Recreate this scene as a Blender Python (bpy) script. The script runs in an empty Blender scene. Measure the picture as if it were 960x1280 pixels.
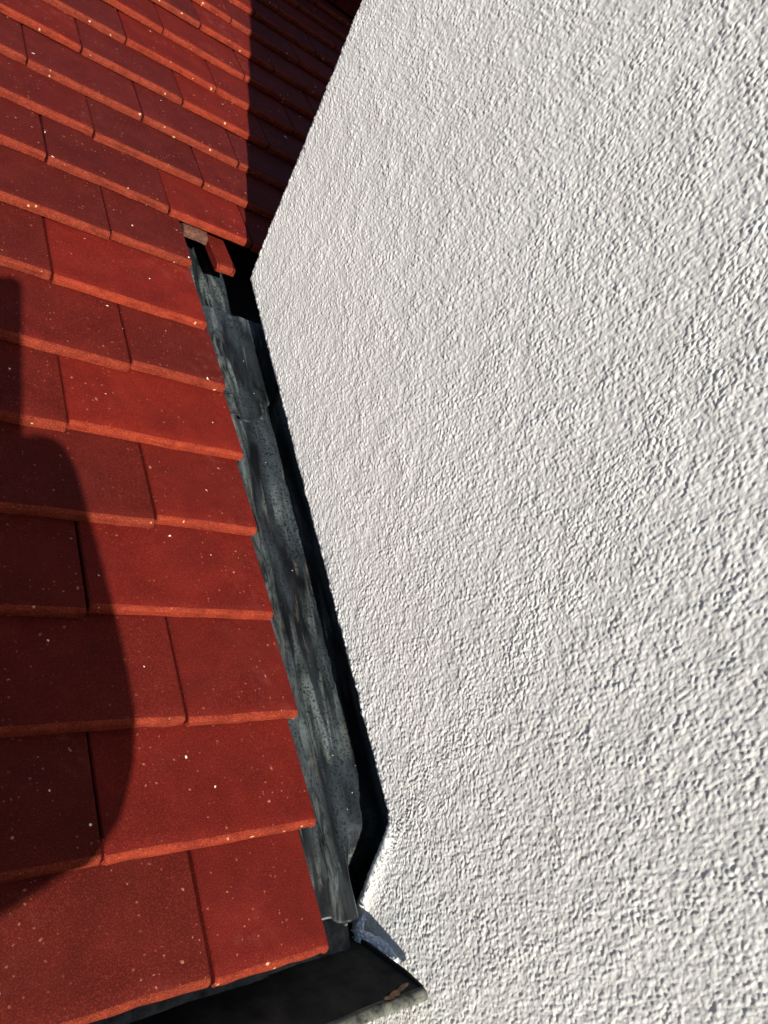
import bpy, bmesh, math, random
import numpy as np
from mathutils import Vector, Matrix

scene = bpy.context.scene
col = scene.collection
PITCH = math.radians(25.5)
CP, SP, TP = math.cos(PITCH), math.sin(PITCH), math.tan(PITCH)
# world frame: X along the eaves, Y horizontal up the slope, Z up; roof frame: s = X, t up the slope, n off the roof

# ------------------------------------------------------------------ camera
CAM = Vector((-0.3452, -0.1564, 0.5857))
RIGHT = Vector((0.74464, -0.50169, 0.44024))
DOWN = Vector((0.12249, -0.54565, -0.82901))
FWD = Vector((0.65612, 0.67125, -0.34486))
cd = bpy.data.cameras.new('camera')
cam = bpy.data.objects.new('camera', cd)
col.objects.link(cam)
m = Matrix.Identity(4)
for i in range(3):
    m[i][0], m[i][1], m[i][2], m[i][3] = RIGHT[i], -DOWN[i], -FWD[i], CAM[i]
cam.matrix_world = m
cd.sensor_fit = 'VERTICAL'
cd.sensor_height = 36.0
cd.lens = 36.0 * 948.86 / 1280.0
cd.clip_start = 0.005
cd.clip_end = 800.0
scene.camera = cam

# ------------------------------------------------------------------ sky and sun
SUN_DIR = Vector((0.2292, 0.9308, -0.2846)).normalized()      # the way the light travels
EL = math.asin(-SUN_DIR.z)
AZ = math.atan2(-SUN_DIR.x, -SUN_DIR.y)
world = bpy.data.worlds.new('World')
scene.world = world
world.use_nodes = True
wn = world.node_tree
bg = wn.nodes['Background']
sky = wn.nodes.new('ShaderNodeTexSky')
sky.sky_type = 'NISHITA'
sky.sun_disc = False
sky.sun_elevation = EL
sky.sun_rotation = AZ
sky.air_density = 1.0
sky.dust_density = 0.6
wn.links.new(sky.outputs['Color'], bg.inputs['Color'])
bg.inputs['Strength'].default_value = 0.09
sd = bpy.data.lights.new('sun', 'SUN')
sd.energy = 5.0
sd.angle = math.radians(0.53)
sd.color = (1.0, 0.965, 0.91)
sun = bpy.data.objects.new('sun', sd)
col.objects.link(sun)
sun.location = (-2, -8, 4)
sun.rotation_euler = SUN_DIR.to_track_quat('-Z', 'Y').to_euler()
vs = scene.view_settings
vs.view_transform = 'Standard'
vs.look = 'None'
vs.exposure = 1.08
vs.gamma = 1.0
vs.use_curve_mapping = False

# ------------------------------------------------------------------ helpers
rng = random.Random(7)


def nodes(name):
    mt = bpy.data.materials.new(name)
    mt.use_nodes = True
    nt = mt.node_tree
    return mt, nt, nt.nodes['Principled BSDF']


def nd(nt, typ, **kw):
    n = nt.nodes.new(typ)
    for k, v in kw.items():
        setattr(n, k, v)
    return n


def mixrgb(nt, fac, a, b, blend='MIX'):
    n = nt.nodes.new('ShaderNodeMix')
    n.data_type = 'RGBA'
    n.blend_type = blend
    for sock, val in ((n.inputs[0], fac), (n.inputs[6], a), (n.inputs[7], b)):
        if isinstance(val, (int, float)):
            sock.default_value = val
        elif isinstance(val, tuple):
            sock.default_value = (val[0], val[1], val[2], 1)
        else:
            nt.links.new(val, sock)
    return n.outputs[2]


def noise(nt, vec, scale, detail=3.0, rough=0.55, dist=0.0):
    n = nt.nodes.new('ShaderNodeTexNoise')
    n.inputs['Scale'].default_value = scale
    n.inputs['Detail'].default_value = detail
    n.inputs['Roughness'].default_value = rough
    n.inputs['Distortion'].default_value = dist
    nt.links.new(vec, n.inputs['Vector'])
    return n.outputs['Fac']


def ramp(nt, fac, lo, hi, a=0.0, b=1.0):
    n = nt.nodes.new('ShaderNodeMapRange')
    n.inputs[1].default_value = lo
    n.inputs[2].default_value = hi
    n.inputs[3].default_value = a
    n.inputs[4].default_value = b
    n.clamp = True
    nt.links.new(fac, n.inputs[0])
    return n.outputs[0]


def mth(nt, op, a, b=None):
    n = nt.nodes.new('ShaderNodeMath')
    n.operation = op
    for s, v in ((n.inputs[0], a), (n.inputs[1], b)):
        if v is None:
            continue
        if isinstance(v, (int, float)):
            s.default_value = v
        else:
            nt.links.new(v, s)
    return n.outputs[0]


def bump(nt, b, h, strength, dist):
    n = nt.nodes.new('ShaderNodeBump')
    n.inputs['Strength'].default_value = strength
    n.inputs['Distance'].default_value = dist
    nt.links.new(h, n.inputs['Height'])
    nt.links.new(n.outputs['Normal'], b.inputs['Normal'])
    return n


def objvec(nt, jitter=True, scale=(1, 1, 1)):
    tc = nt.nodes.new('ShaderNodeTexCoord')
    v = tc.outputs['Object']
    if scale != (1, 1, 1):
        mp = nt.nodes.new('ShaderNodeMapping')
        mp.inputs['Scale'].default_value = scale
        nt.links.new(v, mp.inputs['Vector'])
        v = mp.outputs['Vector']
    if jitter:
        oi = nt.nodes.new('ShaderNodeObjectInfo')
        ad = nt.nodes.new('ShaderNodeVectorMath')
        ad.operation = 'ADD'
        nt.links.new(v, ad.inputs[0])
        mu = mth(nt, 'MULTIPLY', oi.outputs['Random'], 37.0)
        nt.links.new(mu, ad.inputs[1])
        v = ad.outputs[0]
    return v


def specks(nt, vec, scale, rmax, keep):
    """soft dots of differing size; 0..1 mask"""
    w = nt.nodes.new('ShaderNodeTexNoise')
    w.inputs['Scale'].default_value = scale * 2.2
    w.inputs['Detail'].default_value = 2
    nt.links.new(vec, w.inputs['Vector'])
    sc = nt.nodes.new('ShaderNodeVectorMath')
    sc.operation = 'MULTIPLY_ADD'
    nt.links.new(w.outputs['Color'], sc.inputs[0])
    sc.inputs[1].default_value = (0.5 / scale,) * 3
    nt.links.new(vec, sc.inputs[2])
    vo = nt.nodes.new('ShaderNodeTexVoronoi')
    vo.inputs['Scale'].default_value = scale
    nt.links.new(sc.outputs[0], vo.inputs['Vector'])
    sep = nt.nodes.new('ShaderNodeSeparateColor')
    nt.links.new(vo.outputs['Color'], sep.inputs[0])
    size = ramp(nt, sep.outputs[0], 1.0 - keep, 1.0, 0.0, rmax)
    d = mth(nt, 'SUBTRACT', size, vo.outputs['Distance'])
    return ramp(nt, d, 0.0, rmax * 0.35)


# ------------------------------------------------------------------ materials
def mat_tile():
    mt, nt, b = nodes('red_tile')
    v = objvec(nt)
    oi = nt.nodes.new('ShaderNodeObjectInfo')
    n1 = noise(nt, v, 22, 4, .6, .4)
    n2 = noise(nt, v, 900, 2, .7)
    n3 = noise(nt, v, 7, 2, .5)
    base = mixrgb(nt, ramp(nt, n1, .35, .7), (.064, .0044, .0030), (.092, .0074, .0048))
    base = mixrgb(nt, 1.0, base, oi.outputs['Color'], 'MULTIPLY')
    base = mixrgb(nt, ramp(nt, n2, .5, .75, 0, .5), base, (.20, .030, .017))
    base = mixrgb(nt, ramp(nt, n2, .48, .25, 0, .5), base, (.038, .0045, .0034))
    haze = mth(nt, 'MULTIPLY', ramp(nt, n3, .55, .8), ramp(nt, noise(nt, v, 70, 5, .7), .5, .75, 0, .4))
    base = mixrgb(nt, haze, base, (.22, .075, .055))
    clus = ramp(nt, noise(nt, v, 14, 3, .6), .40, .62, .15, 1.0)
    grime = ramp(nt, noise(nt, v, 11, 4, .65, .5), .48, .72, 0, .45)
    base = mixrgb(nt, grime, base, (.034, .0042, .0034))
    s1 = mth(nt, 'MULTIPLY', specks(nt, v, 85, .17, .65), clus)
    s2 = mth(nt, 'MULTIPLY', specks(nt, v, 210, .26, .65), clus)
    base = mixrgb(nt, mth(nt, 'MULTIPLY', s1, .62), base, (.42, .17, .095))
    base = mixrgb(nt, mth(nt, 'MULTIPLY', s2, .55), base, (.36, .12, .06))
    s3 = specks(nt, v, 42, .080, .85)
    base = mixrgb(nt, s3, base, (.75, .62, .48))
    nt.links.new(base, b.inputs['Base Color'])
    b.inputs['Roughness'].default_value = .72
    b.inputs['Specular IOR Level'].default_value = .06
    h = mth(nt, 'ADD', mth(nt, 'MULTIPLY', n2, .6), mth(nt, 'MULTIPLY', noise(nt, v, 320, 3, .6), .8))
    h = mth(nt, 'ADD', h, mth(nt, 'MULTIPLY', s1, .8))
    bump(nt, b, h, .35, .0008)
    return mt


def mat_tile_edge():
    mt, nt, b = nodes('tile_cut_edge')
    v = objvec(nt)
    oi = nt.nodes.new('ShaderNodeObjectInfo')
    n1 = noise(nt, v, 60, 5, .7)
    n2 = noise(nt, v, 700, 3, .7)
    base = mixrgb(nt, ramp(nt, n1, .35, .65), (.094, .0100, .0046), (.165, .0215, .0092))
    base = mixrgb(nt, .5, base, mixrgb(nt, 1.0, base, oi.outputs['Color'], 'MULTIPLY'))
    base = mixrgb(nt, ramp(nt, n2, .5, .72, 0, .75), base, (.25, .050, .022))
    base = mixrgb(nt, ramp(nt, n2, .46, .28, 0, .7), base, (.06, .007, .004))
    s1 = specks(nt, v, 120, .28, .4)
    base = mixrgb(nt, mth(nt, 'MULTIPLY', s1, .6), base, (.60, .36, .2))
    nt.links.new(base, b.inputs['Base Color'])
    b.inputs['Roughness'].default_value = .85
    b.inputs['Specular IOR Level'].default_value = .08
    bump(nt, b, mth(nt, 'ADD', n2, mth(nt, 'MULTIPLY', n1, 2.0)), .7, .0016)
    return mt


def mat_render():
    mt, nt, b = nodes('white_roughcast')
    v = objvec(nt, False)
    n1 = noise(nt, v, 9, 3, .5)
    n2 = noise(nt, v, 420, 3, .6)
    base = mixrgb(nt, ramp(nt, n1, .35, .7), (.590, .570, .532), (.630, .610, .572))
    base = mixrgb(nt, ramp(nt, n2, .5, .3, 0, .25), base, (.56, .55, .52))
    nt.links.new(base, b.inputs['Base Color'])
    b.inputs['Roughness'].default_value = .95
    b.inputs['Specular IOR Level'].default_value = .12
    bump(nt, b, mth(nt, 'ADD', noise(nt, v, 1100, 4, .7), n2), .35, .0008)
    return mt


def mat_render_far():
    mt, nt, b = nodes('white_roughcast_coarse')
    v = objvec(nt, False)
    b.inputs['Base Color'].default_value = (.63, .625, .60, 1)
    b.inputs['Roughness'].default_value = .95
    bump(nt, b, noise(nt, v, 170, 5, .65), 1.0, .006)
    return mt


def mat_lead(dark=1.0):
    mt, nt, b = nodes('weathered_lead')
    v = objvec(nt, True, (1, .10, 1))
    v2 = objvec(nt)
    v3 = objvec(nt, True, (1, .3, 1))
    soft = noise(nt, v3, 55, 4, .55, .7)
    smear = noise(nt, v, 70, 3, .5, 1.2)
    pit = noise(nt, v2, 330, 3, .6)
    big = noise(nt, v2, 10, 2, .5)
    big2 = noise(nt, v3, 26, 2, .5)
    fine = noise(nt, v2, 900, 2, .6)
    c = mixrgb(nt, ramp(nt, soft, .42, .62), (.0018, .0022, .0027), (.0085, .0108, .0128))
    c = mixrgb(nt, mth(nt, 'MULTIPLY', ramp(nt, big2, .45, .62), ramp(nt, pit, .36, .52, .15, .85)), c, (.025, .032, .036))
    pale = mth(nt, 'MULTIPLY', ramp(nt, smear, .51, .66), ramp(nt, big, .42, .56))
    c = mixrgb(nt, mth(nt, 'MULTIPLY', pale, ramp(nt, pit, .35, .6, .4, .9)), c, (.085, .100, .094))
    c = mixrgb(nt, mth(nt, 'MULTIPLY', ramp(nt, noise(nt, v, 120, 3, .6, .5), .62, .72), .6), c, (.085, .070, .052))
    c = mixrgb(nt, ramp(nt, pit, .45, .34, 0, .9), c, (.004, .005, .006))
    tc = nt.nodes.new('ShaderNodeTexCoord')
    sx = nt.nodes.new('ShaderNodeSeparateXYZ')
    nt.links.new(tc.outputs['Object'], sx.inputs[0])
    off = mth(nt, 'ADD', mth(nt, 'SUBTRACT', sx.outputs[0], .116), mth(nt, 'MULTIPLY', mth(nt, 'SUBTRACT', noise(nt, v3, 18, 2), .5), .02))
    run = ramp(nt, mth(nt, 'ABSOLUTE', off), .012, .001)
    run = mth(nt, 'MULTIPLY', run, ramp(nt, noise(nt, v3, 130, 4, .65, .6), .42, .62))
    c = mixrgb(nt, mth(nt, 'MULTIPLY', run, .65), c, (.082, .096, .090))
    c = mixrgb(nt, mth(nt, 'MULTIPLY', specks(nt, v2, 85, .10, .35), .85), c, (.36, .35, .30))
    nt.links.new(c, b.inputs['Base Color'])
    b.inputs['Specular IOR Level'].default_value = .28
    nt.links.new(ramp(nt, soft, .3, .7, .42, .60), b.inputs['Roughness'])
    bump(nt, b, mth(nt, 'ADD', soft, mth(nt, 'MULTIPLY', pit, .35)), .3, .0012)
    return mt


def mat_simple(name, c1, c2, scale, rough, spec=.3, bumpd=.001, metallic=0.0):
    mt, nt, b = nodes(name)
    v = objvec(nt)
    n1 = noise(nt, v, scale, 5, .65)
    nt.links.new(mixrgb(nt, ramp(nt, n1, .35, .68), c1, c2), b.inputs['Base Color'])
    b.inputs['Roughness'].default_value = rough
    b.inputs['Specular IOR Level'].default_value = spec
    b.inputs['Metallic'].default_value = metallic
    bump(nt, b, n1, .5, bumpd)
    return mt


TILE = mat_tile()
EDGE = mat_tile_edge()
RENDER = mat_render()
RENDER2 = mat_render_far()
LEAD = mat_lead()
FELT = mat_simple('black_underlay', (.006, .006, .007), (.016, .016, .017), 120, .75, .15)
STRIP = mat_simple('grey_underlay', (.018, .018, .019), (.11, .11, .105), 75, .7, .3)
GUTTER = mat_simple('dark_gutter', (.008, .008, .009), (.034, .032, .028), 28, .8, .15, .003)
LIP = mat_simple('weathered_gutter_lip', (.012, .013, .011), (.12, .12, .092), 110, .75, .3)
MORTAR = mat_simple('white_mortar', (.62, .64, .68), (.82, .82, .83), 260, .95, .1, .002)
BEIGE = mat_simple('beige_mortar', (.045, .016, .010), (.11, .052, .034), 300, .95, .1, .002)
WOOD = mat_simple('brown_wood', (.012, .009, .007), (.045, .022, .013), 90, .9, .1)
TIMBER = mat_simple('scaffold_timber', (.28, .19, .11), (.38, .28, .17), 30, .85, .2)
STEEL = mat_simple('galvanised_steel', (.35, .36, .37), (.5, .5, .51), 30, .45, .5, .0005, .8)
GROUNDM = mat_simple('ground_cover', (.05, .07, .03), (.11, .10, .06), 1.5, .95, .1, .02)
JACKET = mat_simple('dark_jacket', (.012, .014, .02), (.03, .034, .045), 60, .9, .1)
TROUSER = mat_simple('work_trousers', (.05, .05, .055), (.09, .09, .09), 60, .9, .1)
SKIN = mat_simple('skin', (.42, .24, .17), (.5, .3, .22), 40, .55, .4, .0004)
HAIRM = mat_simple('hair', (.02, .014, .01), (.04, .03, .02), 200, .6, .3)
PHONEM = mat_simple('phone_black', (.01, .01, .012), (.014, .014, .016), 10, .25, .5, .0001)


def link(name, me, parent=None, mats=()):
    o = bpy.data.objects.new(name, me)
    col.objects.link(o)
    for mt in mats:
        me.materials.append(mt)
    if parent:
        o.parent = parent
    return o


def mesh(name, verts, faces, smooth=False):
    me = bpy.data.meshes.new(name)
    me.from_pydata([tuple(v) for v in verts], [], [tuple(f) for f in faces])
    me.update()
    if smooth:
        me.polygons.foreach_set('use_smooth', [True] * len(me.polygons))
    return me


def grid_mesh(name, P, smooth=True, flip=False):
    """P: (rows, cols, 3) array -> quad sheet"""
    r, c = P.shape[:2]
    idx = np.arange(r * c).reshape(r, c)
    q = np.stack([idx[:-1, :-1], idx[:-1, 1:], idx[1:, 1:], idx[1:, :-1]], -1).reshape(-1, 4)
    if flip:
        q = q[:, ::-1]
    me = bpy.data.meshes.new(name)
    me.vertices.add(r * c)
    me.vertices.foreach_set('co', P.reshape(-1).astype(np.float32))
    nq = len(q)
    me.loops.add(nq * 4)
    me.loops.foreach_set('vertex_index', q.reshape(-1).astype(np.int32))
    me.polygons.add(nq)
    me.polygons.foreach_set('loop_start', np.arange(0, nq * 4, 4, dtype=np.int32))
    me.polygons.foreach_set('loop_total', np.full(nq, 4, dtype=np.int32))
    me.polygons.foreach_set('use_smooth', np.full(nq, smooth, dtype=bool))
    me.update(calc_edges=True)
    me.validate()
    return me


def box_into(V, F, x0, x1, y0, y1, z0, z1):
    k = len(V)
    V += [(x0, y0, z0), (x1, y0, z0), (x1, y1, z0), (x0, y1, z0), (x0, y0, z1), (x1, y0, z1), (x1, y1, z1), (x0, y1, z1)]
    F += [(k, k + 3, k + 2, k + 1), (k + 4, k + 5, k + 6, k + 7), (k, k + 1, k + 5, k + 4), (k + 1, k + 2, k + 6, k + 5), (k + 2, k + 3, k + 7, k + 6), (k + 3, k, k + 4, k + 7)]


def box(name, x0, x1, y0, y1, z0, z1, mat, parent=None):
    V, F = [], []
    box_into(V, F, x0, x1, y0, y1, z0, z1)
    return link(name, mesh(name, V, F), parent, (mat,))


def tag(o, label, cat, group=None):
    o['label'] = label
    o['category'] = cat
    if group:
        o['group'] = group
    return o


def empty(name, loc=(0, 0, 0), rot=(0, 0, 0)):
    o = bpy.data.objects.new(name, None)
    col.objects.link(o)
    o.location = loc
    o.rotation_euler = rot
    o.empty_display_size = .05
    return o


nrg = np.random.default_rng(11)


def band_field(n, dx, lam_lo, lam_hi, aniso=1.0):
    """periodic random height field with wavelengths between lam_lo and lam_hi (metres), unit variance"""
    w = nrg.standard_normal((n, n)).astype(np.float32)
    fx = np.fft.rfftfreq(n, dx)[None, :]
    fy = np.fft.fftfreq(n, dx)[:, None] * aniso
    f = np.sqrt(fx * fx + fy * fy) + 1e-9
    a = np.exp(-(np.log(f * math.sqrt(lam_lo * lam_hi)) ** 2) / (2 * (0.5 * math.log(lam_hi / lam_lo)) ** 2 + 1e-9))
    a = a / np.sqrt(f)
    g = np.fft.irfft2(np.fft.rfft2(w) * a, s=(n, n))
    return (g / g.std()).astype(np.float32)


def sample(field, dx, u, v):
    n = field.shape[0]
    x = u / dx
    y = v / dx
    x0 = np.floor(x).astype(int)
    y0 = np.floor(y).astype(int)
    fx = x - x0
    fy = y - y0
    a = field[y0 % n, x0 % n]
    b = field[y0 % n, (x0 + 1) % n]
    c = field[(y0 + 1) % n, x0 % n]
    d = field[(y0 + 1) % n, (x0 + 1) % n]
    return (a * (1 - fx) + b * fx) * (1 - fy) + (c * (1 - fx) + d * fx) * fy


# ------------------------------------------------------------------ ground
g_me = mesh('ground', [(-300, -300, -4.2), (300, -300, -4.2), (300, 300, -4.2), (-300, 300, -4.2)], [(0, 1, 2, 3)])
ground = link('ground', g_me, None, (GROUNDM,))
ground['kind'] = 'structure'

# unseen ring added around the scene to block light from the low sky
V, F = [], []
NA = 96
for k in range(NA):
    a = 2 * math.pi * k / NA
    top = 14 + 2.2 * math.sin(3 * a + 1) + 1.6 * math.sin(7 * a) + rng.uniform(-.8, .8)
    V += [(70 * math.cos(a), 70 * math.sin(a), -4.25), (95 * math.cos(a), 95 * math.sin(a), top), (150 * math.cos(a), 150 * math.sin(a), -4.3)]
for k in range(NA):
    q = (k + 1) % NA
    F += [(3 * k, 3 * q, 3 * q + 1, 3 * k + 1), (3 * k + 1, 3 * q + 1, 3 * q + 2, 3 * k + 2)]
o = link('low_sky_screen', mesh('low_sky_screen', V, F, True), None, (GROUNDM,))
o['kind'] = 'structure'

# ------------------------------------------------------------------ tiled roof
roof = empty('tiled_roof', (0, 0, 0), (PITCH, 0, 0))
tag(roof, 'red plain tile roof in staggered courses left of and behind the white wall', 'roof')

GAUGE, TH, TLEN, TW = .1, .0118, .158, .161
ROWS = {1: (.1017, -.020), 2: (.1987, -.006), 3: (.2983, -.009), 4: (.4018, .022), 5: (.4995, .045), 6: (.6006, .033),
        7: (.6995, .036), 8: (.7993, -.009), 9: (.9082, .030), 10: (1.0055, -.020), 11: (1.1030, -.020), 12: (1.1996, -.006),
        13: (1.3004, -.008), 14: (1.3955, .008), 15: (1.4964, .012), 16: (1.5985, .0), 17: (1.698, .006)}
VERGE = {1: .0753, 2: .0893, 3: .0956, 4: .092, 5: .0944, 6: .097, 7: .0936, 8: .086, 9: .0829}
JOINT = {1: -.0318, 2: -.104, 3: -.0218, 4: -.0983, 5: -.0233, 6: -.1005, 7: -.0255, 8: -.1025, 9: -.0271, 10: -.0965,
         11: -.0299, 12: -.1104, 13: -.0305, 14: -.1135, 15: -.036}
# how red or how purple-brown each tile is, where the photograph lets one tell
TINT = {(1, 1): (1.0, 1.0, 1.0), (1, 0): (.74, .95, .9), (2, 1): (1.05, 1.0, .95), (2, 0): (.7, .9, .9), (3, 1): (1.0, 1.0, 1.0), (3, 0): (.9, 1.0, 1.0),
        (4, 1): (1.12, 1.05, 1.0), (4, 0): (.78, .9, .9), (5, 1): (1.08, 1.05, 1.0), (5, 0): (.72, .85, .9), (6, 1): (1.35, 1.2, 1.0), (6, 0): (.8, .9, .9),
        (7, 1): (.78, .9, 1.0), (7, 0): (.85, .95, 1.0), (8, 1): (1.3, 1.2, 1.1), (8, 0): (.7, .9, 1.0), (9, 1): (.72, .95, 1.1), (9, 0): (.68, .9, 1.0),
        (10, 0): (.7, .9, 1.1), (10, 1): (.66, .95, 1.15), (10, 2): (1.2, 1.15, 1.1), (11, 1): (.62, .95, 1.2), (11, 2): (.85, 1, 1.1)}


def tile_mesh(w, seed, L=TLEN):
    r = random.Random(seed)
    nx = 14
    prof = [(L, TH), (.05, TH), (.014, TH), (.0045, TH - .0002), (.0016, TH - .0013), (.0004, TH - .0034), (.0002, .005), (.0003, .0016), (.0020, .0), (.03, .0), (L, .0)]
    cam_h = r.uniform(-.0003, .0009)
    waves = [(r.uniform(20, 70), r.uniform(0, 6), r.uniform(.0001, .00028)) for _ in range(3)] + [(r.uniform(150, 320), r.uniform(0, 6), .00018)]
    xs = [-w / 2 + .0012 * .2, ]
    xs = [-w / 2, -w / 2 + .0012, -w / 2 + .004] + [-w / 2 + w * i / (nx - 5) for i in range(1, nx - 5)] + [w / 2 - .004, w / 2 - .0012, w / 2]
    V, F, MI = [], [], []
    chip = [(r.uniform(-w / 2, w / 2), r.uniform(.004, .012), r.uniform(.0006, .002)) for _ in range(r.choice([2, 4, 6]))]
    for x in xs:
        e = min(x + w / 2, w / 2 - x)
        rnd = .0016 * max(0, 1 - e / .0014) ** 2
        wob = sum(a * math.sin(f * x + p) for f, p, a in waves)
        low = r.uniform(-.0007, .0007)
        ch = sum(c * max(0, 1 - abs(x - cx) / cw) for cx, cw, c in chip)
        for k, (y, z) in enumerate(prof):
            zz = z + cam_h * (1 - (2 * x / w) ** 2)
            yy = y
            if 2 <= k <= 8:
                yy = y + wob + rnd * 1.3
            if k in (3, 4, 5):
                yy += ch * (.7 if k == 4 else .4)
                zz -= ch * .6 * (1 if k >= 4 else .4)
            if k <= 4:
                zz -= rnd
            if k in (6, 7, 8):
                yy += low
                zz += abs(low) * .8
            V.append((x, yy, zz))
    m_ = len(prof)
    for i in range(len(xs) - 1):
        for k in range(m_):
            k2 = (k + 1) % m_
            F.append((i * m_ + k, i * m_ + k2, (i + 1) * m_ + k2, (i + 1) * m_ + k))
            MI.append(1 if 3 <= k <= 8 else 0)
    F.append(tuple(range(m_ - 1, -1, -1)))
    F.append(tuple((len(xs) - 1) * m_ + k for k in range(m_)))
    MI += [0, 0]
    me = mesh('roof_tile', V, F, False)
    me.polygons.foreach_set('material_index', MI)
    sm = [False] * len(F)
    for i in range(len(F) - 2):
        sm[i] = (i % m_) in (2, 3, 4)
    me.polygons.foreach_set('use_smooth', sm)
    return me


TILT = -math.atan(TH / GAUGE)


def tile_matrix(sc_, t, row, r):
    return (Matrix.Translation((sc_, t, .0006 + r.uniform(0, .0010))) @
            Matrix.Rotation(r.uniform(-.006, .006), 4, 'Z') @
            Matrix.Rotation(TILT + r.uniform(-.004, .003), 4, 'X') @
            Matrix.Rotation(r.uniform(-.004, .004), 4, 'Y'))


stuffV, stuffF, stuffM = [], [], []
for row in range(1, 23):
    t0, sl = ROWS.get(row, (row * GAUGE, rng.uniform(-.006, .006)))
    j0 = JOINT.get(row, (-.028 if row % 2 else -.108) + rng.uniform(-.004, .004))
    end = VERGE.get(row, 1.25)
    edges = []
    k0 = -6
    for k in range(k0, 10):
        e = j0 + k * TW + (rng.uniform(-.0015, .0015) if k else 0)
        if row == 10 and k == 2:
            e = .194
        if row < 10 and k >= 1:
            break
        if row >= 10 and e > end:
            break
        edges.append((e, k))
    if row < 10:
        edges.append((end, 1))
    for (a, ka), (b_, kb) in zip(edges[:-1], edges[1:]):
        gap = rng.uniform(.0017, .0029)
        w = b_ - a - gap
        sc_ = (a + b_) / 2
        r = random.Random(row * 100 + kb)
        seen = sc_ > -.40 and sc_ < .20 + max(0, t0 - .9) * .52
        me = tile_mesh(w, row * 71 + kb)
        M = tile_matrix(sc_, t0 + sl * sc_, row, r)
        if seen:
            o = link('roof_tile', me, roof, (TILE, EDGE))
            o.matrix_local = M
            base = r.choice([(.74, 1.05, 1.35), (.82, 1.05, 1.3), (1.0, 1.05, 1.1), (.68, 1.05, 1.4), (1.12, 1.1, 1.1)])
            tint = TINT.get((row, kb), base)
            o.color = (tint[0], tint[1], tint[2], 1)
        else:
            k = len(stuffV)
            stuffV += [tuple(M @ v.co) for v in me.vertices]
            for p in me.polygons:
                stuffF.append(tuple(i + k for i in p.vertices))
                stuffM.append(p.material_index)
            bpy.data.meshes.remove(me)
me = mesh('outer_tiles', stuffV, stuffF)
me.polygons.foreach_set('material_index', stuffM)
o = link('outer_tiles', me, roof, (TILE, EDGE))
o['kind'] = 'stuff'
o.color = (.85, .95, 1, 1)

# ridge tiles along the top
for i in range(6):
    s0 = -.55 + i * .31
    V, F = [], []
    na = 16
    for x in (s0, s0 + .303):
        for k in range(na + 1):
            a = math.pi * k / na
            V.append((x, 2.285 - .125 * math.cos(a), .012 + .135 * math.sin(a) ** .8))
        for k in range(na, -1, -1):
            a = math.pi * k / na
            V.append((x, 2.285 - .108 * math.cos(a), .006 + .118 * math.sin(a) ** .8))
    m_ = 2 * (na + 1)
    for k in range(m_):
        k2 = (k + 1) % m_
        F.append((k, m_ + k, m_ + k2, k2))
    for k in range(na):
        F.append((k, k + 1, m_ - 2 - k, m_ - 1 - k))
        F.append((m_ + k + 1, m_ + k, m_ + m_ - 1 - k, m_ + m_ - 2 - k))
    o = link('ridge_tile', mesh('ridge_tile', V, F), roof, (TILE,))
    o.color = (.9, .95, 1, 1)

# boarding under the tiles, far slope, fascia
V = [(-1.1, .115, -.105), (.155, .115, -.105), (.155, .93, -.105), (1.3, .93, -.105), (1.3, 2.285, -.105), (-1.1, 2.285, -.105), (-1.1, .93, -.105)]
F = [(0, 1, 2, 6), (6, 2, 3, 4, 5)]
k = len(V)
for (x, y, z) in list(V):
    V.append((x, y, z - .02))
F += [tuple(i + k for i in reversed(f)) for f in F]
F += [(0, k, k + 1, 1), (1, k + 1, k + 2, 2), (2, k + 2, k + 3, 3), (3, k + 3, k + 4, 4)]
link('boarding', mesh('boarding', V, F), roof, (FELT,))
box('dark_gap_block', .05, .27, .112, .36, -.100, -.085, FELT, roof)  # black block added so the gap beside the wall foot stays dark
V = [(-1.1, 2.285, -.03), (1.3, 2.285, -.03), (1.3, 2.285 + 2.2 * math.cos(2 * PITCH), -.03 - 2.2 * math.sin(2 * PITCH)), (-1.1, 2.285 + 2.2 * math.cos(2 * PITCH), -.03 - 2.2 * math.sin(2 * PITCH))]
o = link('far_slope', mesh('far_slope', V, [(0, 1, 2, 3)]), roof, (TILE,))
sol = o.modifiers.new('thick', 'SOLIDIFY')
sol.thickness = .03

# ------------------------------------------------------------------ rendered wall
SW = .16                      # face of the render
YC = .8135                    # its back corner
NW = .0215
YTOP, YLOW = .92, -.20


def lower_edge(Y):
    roofline = Y * TP + NW / CP
    cy = np.array([-9, .02, .100, .118, .130, .139, .1430, .1475, .1515, .1555, .1590, .163])
    cz = np.array([-.115, -.11, -.075, -.035, -.008, .010, .030, .053, .0735, .0900, .0970, .163 * TP + NW / CP])
    low = np.interp(Y, cy, cz)
    return np.where(Y > .163, roofline, low)


DX = 1.06 / 2048
F1 = band_field(2048, DX, .0032, .0060)
F2 = band_field(2048, DX, .0016, .0030)
F3 = band_field(2048, DX, .030, .09)
F4 = band_field(2048, DX, .010, .018)


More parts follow.
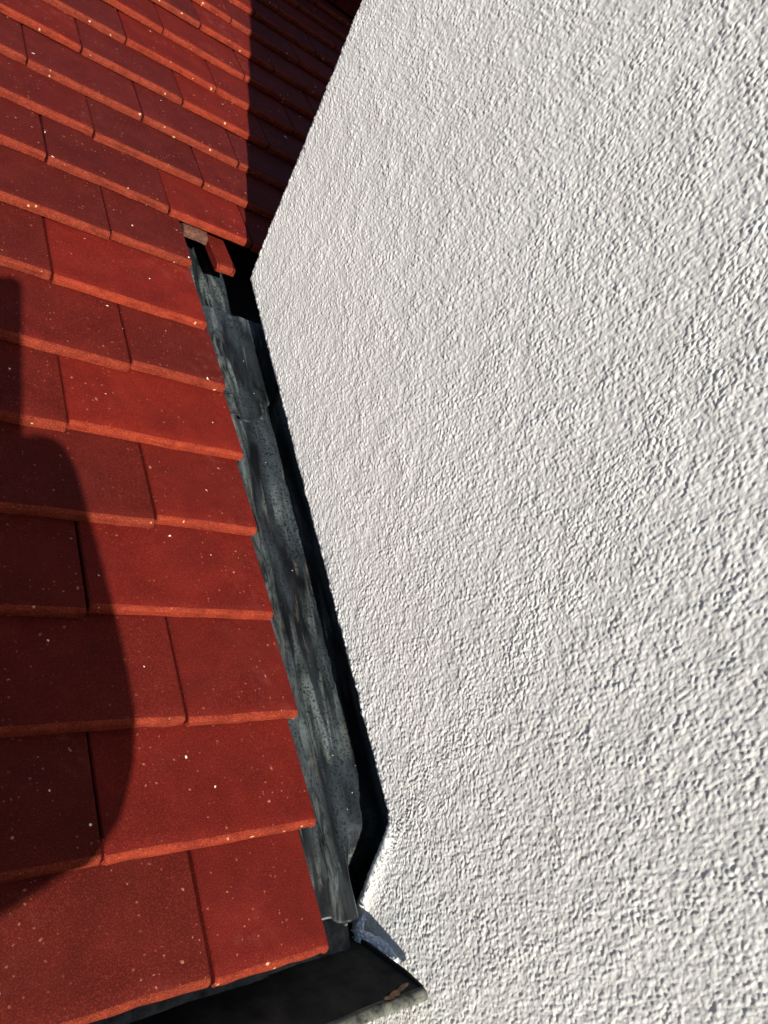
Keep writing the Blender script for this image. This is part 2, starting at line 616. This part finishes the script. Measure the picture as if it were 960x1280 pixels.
def grain_field(n, dx, count, r_lo, r_hi):
    """heaped grains: highest of many small rounded bumps, periodic"""
    out = np.zeros(n * n, np.float32)
    px_ = nrg.random(count) * n
    py_ = nrg.random(count) * n
    r_ = (r_lo + (r_hi - r_lo) * nrg.random(count) ** 2) / dx
    el = nrg.uniform(.65, 1.5, count)
    an = nrg.uniform(0, math.pi, count)
    ca, sa = np.cos(an), np.sin(an)
    hh = nrg.uniform(.5, 1.0, count)
    ix = np.floor(px_).astype(int)
    iy = np.floor(py_).astype(int)
    m_ = int(math.ceil(r_.max() * 1.3))
    for a in range(-m_, m_ + 1):
        for b_ in range(-m_, m_ + 1):
            u = ix + a - px_
            v = iy + b_ - py_
            uu = (u * ca + v * sa) * el
            vv = (-u * sa + v * ca) / el
            q = 1 - (uu * uu + vv * vv) / (r_ * r_)
            ok = q > 0
            if ok.any():
                np.maximum.at(out, ((iy[ok] + b_) % n) * n + (ix[ok] + a) % n, (hh[ok] * r_[ok] * dx * np.sqrt(q[ok])).astype(np.float32))
    return out.reshape(n, n)


GF = grain_field(2048, DX, 360000, .0007, .0022)
# soften a touch so that the grains read as trowelled, not as beads
for _ in range(1):
    GF = (GF * 2 + np.roll(GF, 1, 0) + np.roll(GF, -1, 0) + np.roll(GF, 1, 1) + np.roll(GF, -1, 1)) / 6
GF = GF - GF.mean()


def stucco(Y, Z):
    a = sample(F1, DX, Y + 3, Z + 3)
    b_ = sample(F2, DX, Y + 3, Z + 3)
    c = sample(F3, DX, Y + 3, Z + 3)
    d = sample(F4, DX, Y + 3, Z + 3)
    g = sample(GF, DX, Y + 3, Z + 3)
    amp = 1 + .13 * np.clip(c, -1.6, 1.6)
    return amp * (GK * g + .00007 * a + .000045 * b_) + .00006 * d + .00012 * c


GK = .38
ycols = np.concatenate([np.linspace(YLOW, -.135, 60, endpoint=False), np.linspace(-.135, .10, 400, endpoint=False), np.linspace(.10, .118, 26, endpoint=False), np.linspace(.118, .174, 210, endpoint=False), np.linspace(.174, .36, 264, endpoint=False), np.linspace(.36, YC - .008, 400)])
NR = 990
frac = np.linspace(0, 1, NR)
frac = .75 * frac + .25 * frac ** 1.6
B = lower_edge(ycols)
# outward normals of the lower boundary in the wall plane
dB = np.gradient(B, ycols)
ln = np.sqrt(1 + dB ** 2)
ny, nz = dB / ln, -1 / ln
RR = .006
rowsP, rowsN = [], []
for (x, off, nx_, k_) in [(.11, 1.0, 0, 1), (.04, 1.0, 0, 1), (.018, 1.0, 0, 1)] + [(RR * (1 - math.cos(a)), math.sin(a), -math.cos(a), math.sin(a)) for a in np.linspace(math.pi / 2, .2, 6)]:
    Y = ycols + ny * RR * (off - 1)
    Z = B + nz * RR * (off - 1)
    rowsP.append(np.stack([np.full_like(Y, SW + x), Y, Z], -1))
    rowsN.append(np.stack([np.full_like(Y, nx_), ny * k_, nz * k_], -1))
Yb = ycols - ny * RR
Zb = B - nz * RR
for fr in frac:
    Y = Yb + (ycols - Yb) * min(1, fr * 12)
    Z = Zb + (YTOP - Zb) * fr
    rowsP.append(np.stack([np.full_like(Y, SW), Y, Z], -1))
    rowsN.append(np.stack([np.full_like(Y, -1.0), np.zeros_like(Y), np.zeros_like(Y)], -1))
P = np.array(rowsP)
N = np.array(rowsN)
# turn the back corner
last = P[:, -1:, :]
cols_P, cols_N = [P], [N]
RC = .008
for a in list(np.linspace(.2, math.pi / 2, 8)):
    Q = last.copy()
    Q[..., 0] += RC * (1 - math.cos(a))
    Q[..., 1] += RC * math.sin(a)
    Q[..., 2] += RC * math.sin(a) * TP
    NN = np.zeros_like(Q)
    NN[..., 0] = -math.cos(a)
    NN[..., 1] = math.sin(a)
    cols_P.append(Q)
    cols_N.append(NN)
for x in list(np.linspace(.012, .10, 40)):
    Q = last.copy()
    Q[..., 0] = np.maximum(Q[..., 0], SW) + x
    Q[..., 1] += RC
    Q[..., 2] += RC * TP
    NN = np.zeros_like(Q)
    NN[..., 1] = 1
    cols_P.append(Q)
    cols_N.append(NN)
P = np.concatenate(cols_P, 1)
N = np.concatenate(cols_N, 1)
h = stucco(P[..., 1] + .9 * (P[..., 0] - SW), P[..., 2] - .7 * (P[..., 0] - SW))
# the arrises are left rough
near = np.exp(-np.maximum(0, YC - .004 - P[..., 1]) / .006)
low_ = np.exp(-np.maximum(0, np.arange(P.shape[0]) - 9) / 5.0)[:, None] * np.ones_like(h)
rough = np.maximum(near, low_ * .8)
h = h * (1 + .8 * rough) + .00028 * rough * sample(F4, DX, P[..., 1] + 2, P[..., 2] + 2)
# the float-finished lip that flares out above the gutter end
pa, pb_ = np.array([.158, .096]), np.array([.134, .0])
dv = (pb_ - pa) / np.linalg.norm(pb_ - pa)
qy, qz = P[..., 1] - pa[0], P[..., 2] - pa[1]
al = qy * dv[0] + qz * dv[1]
ds = np.abs(qy * dv[1] - qz * dv[0])
lipm = np.exp(-(ds / .010) ** 2) * np.clip((al + .012) / .02, 0, 1) * np.clip((.14 - al) / .03, 0, 1)
h = h * (1 - .2 * lipm) + .0042 * lipm
P = P + N * h[..., None]
wall = empty('rendered_wall', (SW, 0, -4.2))
tag(wall, 'tall white roughcast rendered wall standing beside the red roof', 'wall')
P2 = P.copy()
P2[..., 2] += 4.2
P2[..., 0] -= SW
o = link('roughcast_face', grid_mesh('roughcast_face', P2, True, True), wall, (RENDER,))
# the rest of the wall's body, around and behind the near face
V, F = [], []
x0, x1 = 0.0, 1.35
YB = YC - .0005
box_into(V, F, .002, x1, -2.2, YLOW, .0, 6.6)                    # nearer the street
box_into(V, F, .002, x1, YLOW, YB, YTOP + 4.2, 6.6)              # above
box_into(V, F, .002, .14, YLOW, .09, .0, 4.2 - .112)             # below the eaves
box_into(V, F, .0985, x1, YB - .03, YB, 4.2 + .30, YTOP + 4.2)    # back face
box_into(V, F, .11, x1, YLOW, YB - .03, .0, 4.2 + .0)            # core
V2, F2_ = [], []
link('wall_body', mesh('wall_body', V, F), wall, (RENDER2,))
# core that closes the gap under the render
V, F = [], []
pts = [(-.40, -.1), (.10, -.1), (.17, .05), (YB - .01, (YB - .01) * TP - .06), (YB - .01, 1.0), (-.40, 1.0)]
for x in (.075, .10):
    for (y, z) in pts:
        V.append((x, y, z + 4.2))
n_ = len(pts)
F.append(tuple(range(n_)))
F.append(tuple(reversed(range(n_, 2 * n_))))
for k in range(n_):
    F.append((k, n_ + k, n_ + (k + 1) % n_, (k + 1) % n_))
link('core_board', mesh('core_board', V, F), wall, (FELT,))
# mortar smeared over the gutter end
bm = bmesh.new()
path = [(.1600, .1330, .0200, .004), (.1560, .1270, .0110, .008), (.1490, .1175, .0060, .0095), (.1550, .1080, .0100, .0110), (.1590, .0960, .0160, .0110), (.1600, .0840, .0230, .0095), (.1605, .0740, .0285, .0060)]
ringV = []
for i, (x, y, z, r_) in enumerate(path):
    ring = []
    nseg = 16
    p0 = Vector(path[max(i - 1, 0)][:3])
    p1 = Vector(path[min(i + 1, len(path) - 1)][:3])
    tng = (p1 - p0).normalized()
    side = tng.cross(Vector((1, 0, 0))).normalized()
    for k in range(nseg):
        a = 2 * math.pi * k / nseg
        rr = r_ * (1 + rng.uniform(-.16, .16))
        ring.append(bm.verts.new(Vector((x, y, z)) + side * math.cos(a) * rr + Vector((1, 0, 0)) * math.sin(a) * rr * .34))
    ringV.append(ring)
for a, b_ in zip(ringV[:-1], ringV[1:]):
    for k in range(len(a)):
        bm.faces.new((a[k], a[(k + 1) % len(a)], b_[(k + 1) % len(a)], b_[k]))
bm.faces.new(ringV[0])
bm.faces.new(list(reversed(ringV[-1])))
# a tongue drawn out to the left
bmesh.ops.recalc_face_normals(bm, faces=bm.faces)
for v in bm.verts:
    v.co += Vector((-SW, -.002, 4.2 - .0060))
me = bpy.data.meshes.new('mortar_smear')
bm.to_mesh(me)
bm.free()
me.polygons.foreach_set('use_smooth', [True] * len(me.polygons))
o = link('mortar_smear', me, wall, (MORTAR,))
sb = o.modifiers.new('sub', 'SUBSURF')
sb.levels = sb.render_levels = 3
tx = bpy.data.textures.new('smear_grain', 'CLOUDS')
tx.noise_scale = .0025
dp = o.modifiers.new('grain', 'DISPLACE')
dp.texture = tx
dp.texture_coords = 'LOCAL'
dp.strength = .0055
o['label'] = 'pale mortar smeared over the gutter end'

# ------------------------------------------------------------------ lead flashing in the slot between tiles and wall
lead = empty('lead_flashing', (0, 0, 0), (PITCH, 0, 0))
tag(lead, 'dark weathered lead channel between the tile edge and the white wall', 'flashing')
G1 = band_field(1024, .0012, .008, .03, 6.0)
G2 = band_field(1024, .0012, .03, .12, 2.5)


def lead_height(s, t):
    n = np.full_like(s, -.0245)
    n = n + .005 * np.clip(1 - np.abs(s - (.106 + .02 * (t - .15))) / .010, 0, 1) * (t < .72)
    n = n + .0022 * np.clip(1 - np.abs(s - (.131 - .012 * t)) / .003, 0, 1)
    n = n - .002 * np.exp(-((s - .150) / .02) ** 2)
    n = n + .055 * np.clip((s - .196) / .02, 0, 1) ** 1.5
    n = n + .00012 * sample(G1, .0012, s + 1, t + 1) + .0011 * sample(G2, .0012, s + 1, t + 1)
    n = n - .06 * np.clip((s - .138) / .02, 0, 1) ** 2 * np.clip((.200 - t) / .05, 0, 1) ** 1.5
    return n


def lead_sheet(front, back, lift, ns=70, nt_=160, s0=.055, s1=.214, nose=.0):
    ss = np.linspace(s0, s1, ns)
    tt = np.linspace(0, 1, nt_)
    S, T = np.meshgrid(ss, tt)
    fr = front(S)
    T = fr + (back - fr) * T
    Nn = lead_height(S, T) + lift
    d = (T - fr)
    Nn = Nn + nose * np.exp(-d / .012) - .0025 * np.exp(-d / .0022) * (nose > 0)
    me = grid_mesh('lead_sheet', np.stack([S, T, Nn], -1), True)
    o = link('lead_sheet', me, lead, (LEAD,))
    so = o.modifiers.new('thick', 'SOLIDIFY')
    so.thickness = .0022
    so.offset = -1
    return o


lead_sheet(lambda s: .1235 - .13 * (s - .0986) + .002 * np.sin(s * 140), .78, .0, nt_=260)
lead_sheet(lambda s: .683 + 6.5 * np.clip(s - .135, 0, 1) ** 1.6 + .0015 * np.sin(s * 160), .874, .0060, nose=.005)
lead_sheet(lambda s: .835 + 0 * s, 1.10, -.044, s1=.19)

# ------------------------------------------------------------------ gutter
gut = empty('gutter', (0, 0, 0))
tag(gut, 'black gutter trough with pale lip running under the lowest tiles to the wall', 'gutter')
GX0, GX1 = -1.1, .1495


def extrude(name, prof, x0, x1, mat, parent, nx=40, wob=0.0, smooth=False):
    """closed profile (y,z) along x with a little waviness"""
    V, F = [], []
    m_ = len(prof)
    r = random.Random(hash(name) % 1000 if False else 5)
    for i in range(nx + 1):
        x = x0 + (x1 - x0) * i / nx
        dy = wob * math.sin(x * 23) + wob * .6 * math.sin(x * 71 + 1)
        for (y, z) in prof:
            V.append((x, y + dy, z + dy * .5))
    for i in range(nx):
        for k in range(m_):
            k2 = (k + 1) % m_
            F.append((i * m_ + k, (i + 1) * m_ + k, (i + 1) * m_ + k2, i * m_ + k2))
    F.append(tuple(reversed(range(m_))))
    F.append(tuple(nx * m_ + k for k in range(m_)))
    return link(name, mesh(name, V, F, smooth), parent, (mat,))


GZ = .0105
inner = [(.0395, .0325), (.060, .0205), (.080, .0085), (.100, -.0035), (.120, -.0160), (.150, -.0340), (.175, -.0340), (.178, .018)]
outer = [(.182, .018), (.182, -.039), (.148, -.039), (.118, -.0210), (.078, .0030), (.0370, .0270)]
inner = [(y, z + GZ) for y, z in inner]
outer = [(y, z + GZ) for y, z in outer]
extrude('trough', inner + outer, GX0, GX1, GUTTER, gut)
lipc = []
for k in range(12):
    a = 2 * math.pi * k / 12
    lipc.append((.0355 + .0056 * math.cos(a), .0325 + GZ + .0044 * math.sin(a)))
extrude('lip', lipc, GX0, GX1 + .0005, LIP, gut, 60, .0007, True)
plate = [(y, z + .0022 + (.0028 if 0 < q < 5 else 0)) for q, (y, z) in enumerate(inner[:6])] + [(.150, -.0380 + GZ), (.118, -.0200 + GZ), (.0380, .0275 + GZ)]
extrude('stop_end', plate, GX1 + .0002, GX1 + .0022, GUTTER, gut, 1)
box('fascia_board', -1.1, .149, .1835, .205, -.16, .03, FELT, gut)

# a strip of roofing underlay lapping into the gutter
ul = empty('underlay_strip', (0, 0, 0), (PITCH, 0, 0))
tag(ul, 'black roofing underlay strip hanging from under the lowest tiles into the gutter', 'underlay')
for (sa, sb_, dt, dn, pb) in [(-1.0, .046, .0, .0, 0), (.040, .136, -.003, -.0025, 1)]:
    ss = np.linspace(sa, sb_, 90 if pb else 160)
    tt = np.linspace(0, 1, 14)
    S, T = np.meshgrid(ss, tt)
    fr = .0895 + dt + .0015 * np.sin(S * 170 + pb) + .0012 * np.sin(S * 420) + np.where(S > .10, (S - .10) * .15, 0)
    TT = fr + (.17 - fr) * T
    NN = -.034 + dn - .010 * (1 - T) ** 2 + .0012 * np.sin(S * 60) * (1 - T)
    o = link('felt_sheet', grid_mesh('felt_sheet', np.stack([S, TT, NN], -1), True), ul, (STRIP,))
    so = o.modifiers.new('thick', 'SOLIDIFY')
    so.thickness = .0014
    so.offset = -1

# ------------------------------------------------------------------ loose bits
frag = link('tile_fragment', tile_mesh(.029, 995, .125), None, (TILE, EDGE))
frag.color = (.9, 1.0, 1.0, 1)
frag.matrix_world = Matrix.Rotation(PITCH, 4, 'X') @ Matrix.Translation((.1510, .9480, -.0165)) @ Matrix.Rotation(-.10, 4, 'X') @ Matrix.Rotation(.06, 4, 'Z')
tag(frag, 'small cut piece of red tile in the dark gap above the lead channel', 'tile piece')


def lump(name, size, mat, seed, loc, rot=(0, 0, 0), n=26):
    """a broken, angular chip"""
    r = random.Random(seed)
    bm = bmesh.new()
    for _ in range(n):
        v = Vector((r.gauss(0, 1), r.gauss(0, 1), r.gauss(0, 1))).normalized() * r.uniform(.75, 1.05)
        v = Vector([math.copysign(abs(q) ** .6, q) for q in v])
        bm.verts.new((v.x * size[0], v.y * size[1], v.z * size[2]))
    res = bmesh.ops.convex_hull(bm, input=bm.verts)
    bmesh.ops.delete(bm, geom=[v for v in bm.verts if not v.link_faces], context='VERTS')
    me = bpy.data.meshes.new(name)
    bm.to_mesh(me)
    bm.free()
    o = link(name, me, None, (mat,))
    o.matrix_world = Matrix.Rotation(PITCH, 4, 'X') @ Matrix.Translation(loc) @ Matrix.Rotation(rot[2], 4, 'Z') @ Matrix.Rotation(rot[0], 4, 'X')
    return o


o = link('broken_tile_edge', tile_mesh(.037, 77, .035), None, (BEIGE, BEIGE))
o.matrix_world = Matrix.Rotation(PITCH, 4, 'X') @ Matrix.Translation((.1085, .9905, -.0128)) @ Matrix.Rotation(-.10, 4, 'X') @ Matrix.Rotation(-.05, 4, 'Z')
tag(o, 'sandy brown broken tile edge wedged under the tile corner by the gap', 'tile piece')
o = lump('mortar_crumb', (.0022, .0016, .0012), MORTAR, 8, (.128, .1175, -.033))
tag(o, 'tiny white mortar crumb on the dark lead near the gutter', 'mortar')
r = random.Random(3)
V, F = [], []
for i in range(9):
    f_ = i / 8
    wdt = .0034 * (1 - abs(2 * f_ - .9) ** 2 * .75) + r.uniform(-.0006, .0006)
    yo = r.uniform(-.0008, .0008)
    V += [(-.016 + .032 * f_, yo - wdt, r.uniform(0, .0006)), (-.016 + .032 * f_, yo + wdt * .2, .0018 + r.uniform(0, .0012)), (-.016 + .032 * f_, yo + wdt, r.uniform(0, .0006)), (-.016 + .032 * f_, yo, -.0006)]
for i in range(8):
    for k in range(4):
        F.append((4 * i + k, 4 * i + (k + 1) % 4, 4 * i + 4 + (k + 1) % 4, 4 * i + 4 + k))
F += [(3, 2, 1, 0), (32, 33, 34, 35)]
o = link('wood_splinter', mesh('wood_splinter', V, F), None, (WOOD,))
o.matrix_world = Matrix.Translation((.120, .0425, .0478)) @ Matrix.Rotation(.16, 4, 'Z') @ Matrix.Rotation(.10, 4, 'Y')
tag(o, 'brown wood splinter lying on the gutter lip by the wall', 'splinter')

# ------------------------------------------------------------------ house wall below the eaves
o = box('house_wall', -1.1, .15, .21, .45, -4.2, -.10, RENDER2)
tag(o, 'house wall under the gutter, hidden below the roof edge', 'wall')

# ------------------------------------------------------------------ the photographer, outside the frame, whose shadow falls on the tiles
def cw(x, y, z):
    return CAM + RIGHT * x + DOWN * y + FWD * z


ph = empty('phone', tuple(CAM))
tag(ph, 'black phone held up by the photographer, only its shadow in view', 'phone')
ph.matrix_world = m
V, F = [], []


def slab(x0, x1, y0, y1, z0, z1, r_, name, mat, parent):
    V, F = [], []
    pts = []
    for cx, cy, a0 in ((x1 - r_, y1 - r_, 0), (x0 + r_, y1 - r_, 90), (x0 + r_, y0 + r_, 180), (x1 - r_, y0 + r_, 270)):
        for k in range(7):
            a = math.radians(a0 + k * 15)
            pts.append((cx + r_ * math.cos(a), cy + r_ * math.sin(a)))
    n_ = len(pts)
    for z in (z0, z1):
        V += [(x, y, z) for x, y in pts]
    F.append(tuple(reversed(range(n_))))
    F.append(tuple(range(n_, 2 * n_)))
    for k in range(n_):
        F.append((k, (k + 1) % n_, n_ + (k + 1) % n_, n_ + k))
    return link(name, mesh(name, V, F), parent, (mat,))


# camera axes: x right, y up, z backwards
slab(-.068, .008, -.135, .021, .006, .014, .009, 'body', PHONEM, ph)
slab(-.065, .005, -.132, .018, .0142, .0150, .007, 'screen', PHONEM, ph)

person = empty('person', (0, 0, 0))
tag(person, 'person in a dark jacket reaching up with a phone, only the shadow in view', 'person')
W_ = cw(.020, .130, -.024)
E_ = cw(.052, .364, -.010)
S_ = cw(.000, .392, -.280)
UPV = Vector((0, 0, 1))
face = Vector((FWD.x, FWD.y, 0)).normalized()
rt = face.cross(UPV).normalized()
S_ = Vector(S_)
neck = S_ - rt * .19 + UPV * .06
chest = neck - UPV * .16
belly = chest - UPV * .24
pelvis = belly - UPV * .18
S2 = neck - rt * .19 - UPV * .06
E2 = S2 - UPV * .28 - rt * .05
W2 = E2 - UPV * .22 + face * .10
head0 = neck + UPV * .08 + face * .01
FOOT_Z = pelvis.z - .90
hipR, hipL = pelvis + rt * .09 - UPV * .04, pelvis - rt * .09 - UPV * .04
kR, kL = hipR - UPV * .42 + face * .02, hipL - UPV * .42 + face * .02
aR, aL = Vector((kR.x, kR.y, FOOT_Z + .08)), Vector((kL.x, kL.y, FOOT_Z + .08))
tR, tL = aR + face * .17 - UPV * .045, aL + face * .17 - UPV * .045


def skin_mesh(name, pts, edges, mat, parent, root=0, sub=2):
    me = bpy.data.meshes.new(name)
    me.from_pydata([tuple(p[0]) for p in pts], edges, [])
    o = link(name, me, parent, (mat,))
    sk = o.modifiers.new('skin', 'SKIN')
    sk.use_smooth_shade = True
    for v, p in zip(me.skin_vertices[0].data, pts):
        rr = p[1] if isinstance(p[1], tuple) else (p[1], p[1])
        v.radius = rr
    me.skin_vertices[0].data[root].use_root = True
    sb = o.modifiers.new('sub', 'SUBSURF')
    sb.levels = sb.render_levels = sub
    return o


H_ = [(pelvis, .14), (belly, .14), (chest, .165), (neck, .06), (head0, .055), (S_, .075), ((S_ + E_) / 2, .068), (E_, .060), ((E_ * .5 + W_ * .5), .050), (W_, .037),
      (S2, .07), (E2, .05), (W2, .035), (hipR, .10), (kR, .065), (aR, .05), (tR, .04), (hipL, .10), (kL, .065), (aL, .05), (tL, .04)]
ED = [(0, 1), (1, 2), (2, 3), (3, 4), (2, 5), (5, 6), (6, 7), (7, 8), (8, 9), (2, 10), (10, 11), (11, 12), (0, 13), (13, 14), (14, 15), (15, 16), (0, 17), (17, 18), (18, 19), (19, 20)]
skin_mesh('clothed_body', H_, ED, JACKET, person)


def hand(wrist, direction, palmside, across, name):
    """palm, four fingers and a thumb; curled towards palmside"""
    d, p, a = direction.normalized(), palmside.normalized(), across.normalized()
    pts = [(wrist, (.026, .02)), (wrist + d * .045, (.036, .016)), (wrist + d * .085, (.038, .013))]
    ed = [(0, 1), (1, 2)]
    for i, (off, ln_) in enumerate(((-.030, .066), (-.010, .078), (.010, .074), (.030, .058))):
        b0 = wrist + d * .082 + a * off
        k = len(pts)
        pts += [(b0 + d * .012, .0095), (b0 + d * (.012 + ln_ * .42) + p * .010, .009), (b0 + d * (.012 + ln_ * .62) + p * .030, .0082), (b0 + d * (.012 + ln_ * .55) + p * .050, .0075)]
        ed += [(2, k), (k, k + 1), (k + 1, k + 2), (k + 2, k + 3)]
    k = len(pts)
    pts += [(wrist + d * .035 - a * .034 + p * .008, .012), (wrist + d * .062 - a * .046 + p * .026, .0105), (wrist + d * .082 - a * .040 + p * .042, .009)]
    ed += [(1, k), (k, k + 1), (k + 1, k + 2)]
    return skin_mesh(name, pts, ed, SKIN, person, 0, 1)


hand(W_ - FWD * .022, (-RIGHT * .85 - DOWN * .40), FWD, (DOWN - RIGHT * .3), 'hand')
hand(W2, (-UPV), face, rt, 'hand')

# head with a face
bm = bmesh.new()
bmesh.ops.create_uvsphere(bm, u_segments=32, v_segments=24, radius=1)
for v in bm.verts:
    x, y, z = v.co
    w = .076 * (1 - .18 * max(0, -z))
    yy = y * .098 * (1 - .10 * max(0, -z))
    zz = z * .122
    if y > .5:
        yy += .022 * math.exp(-((x / .22) ** 2 + ((z + .12) / .22) ** 2))      # nose
        yy -= .008 * math.exp(-(((abs(x) - .4) / .18) ** 2 + ((z - .08) / .12) ** 2))   # eye sockets
        yy += .006 * math.exp(-((x / .35) ** 2 + ((z + .48) / .08) ** 2))       # lips
    if abs(x) > .93:
        w += .012 * math.exp(-((z / .28) ** 2 + (y / .25) ** 2))                 # ears
    v.co = (x * w, yy, zz)
me = bpy.data.meshes.new('head')
bm.to_mesh(me)
bm.free()
me.polygons.foreach_set('use_smooth', [True] * len(me.polygons))
hd = link('head', me, person, (SKIN,))
hc = neck + UPV * .19 + face * .02
hm = Matrix.Identity(4)
for i in range(3):
    hm[i][0], hm[i][1], hm[i][2], hm[i][3] = rt[i], face[i], UPV[i], hc[i]
hd.matrix_world = hm
bm = bmesh.new()
bmesh.ops.create_uvsphere(bm, u_segments=28, v_segments=20, radius=1)
for v in list(bm.verts):
    x, y, z = v.co
    v.co = (x * .083, y * .104 - .006, z * .125 + .006)
bmesh.ops.delete(bm, geom=[v for v in bm.verts if v.co.z < .02 + .9 * max(0, v.co.y) or v.co.z < -.02], context='VERTS')
me = bpy.data.meshes.new('hair')
bm.to_mesh(me)
bm.free()
hr = link('hair', me, hd, (HAIRM,))

plat = empty('scaffold_platform', (pelvis.x, pelvis.y, -4.2))
tag(plat, 'timber scaffold platform under the photographer, out of view', 'scaffold')
for i in range(4):
    box('plank', -.9, .42, -.45 + i * .23, -.45 + i * .23 + .222, FOOT_Z + 4.2 - .045 - .006, FOOT_Z + 4.2 - .006, TIMBER, plat)
for x in (-.85, .38):
    for y in (-.42, .44):
        V, F = [], []
        for z in (0, FOOT_Z + 4.2 - .052):
            for k in range(12):
                a = 2 * math.pi * k / 12
                V.append((x + .024 * math.cos(a), y + .024 * math.sin(a), z))
        F = [tuple(reversed(range(12))), tuple(range(12, 24))] + [(k, (k + 1) % 12, 12 + (k + 1) % 12, 12 + k) for k in range(12)]
        link('tube', mesh('tube', V, F), plat, (STEEL,))
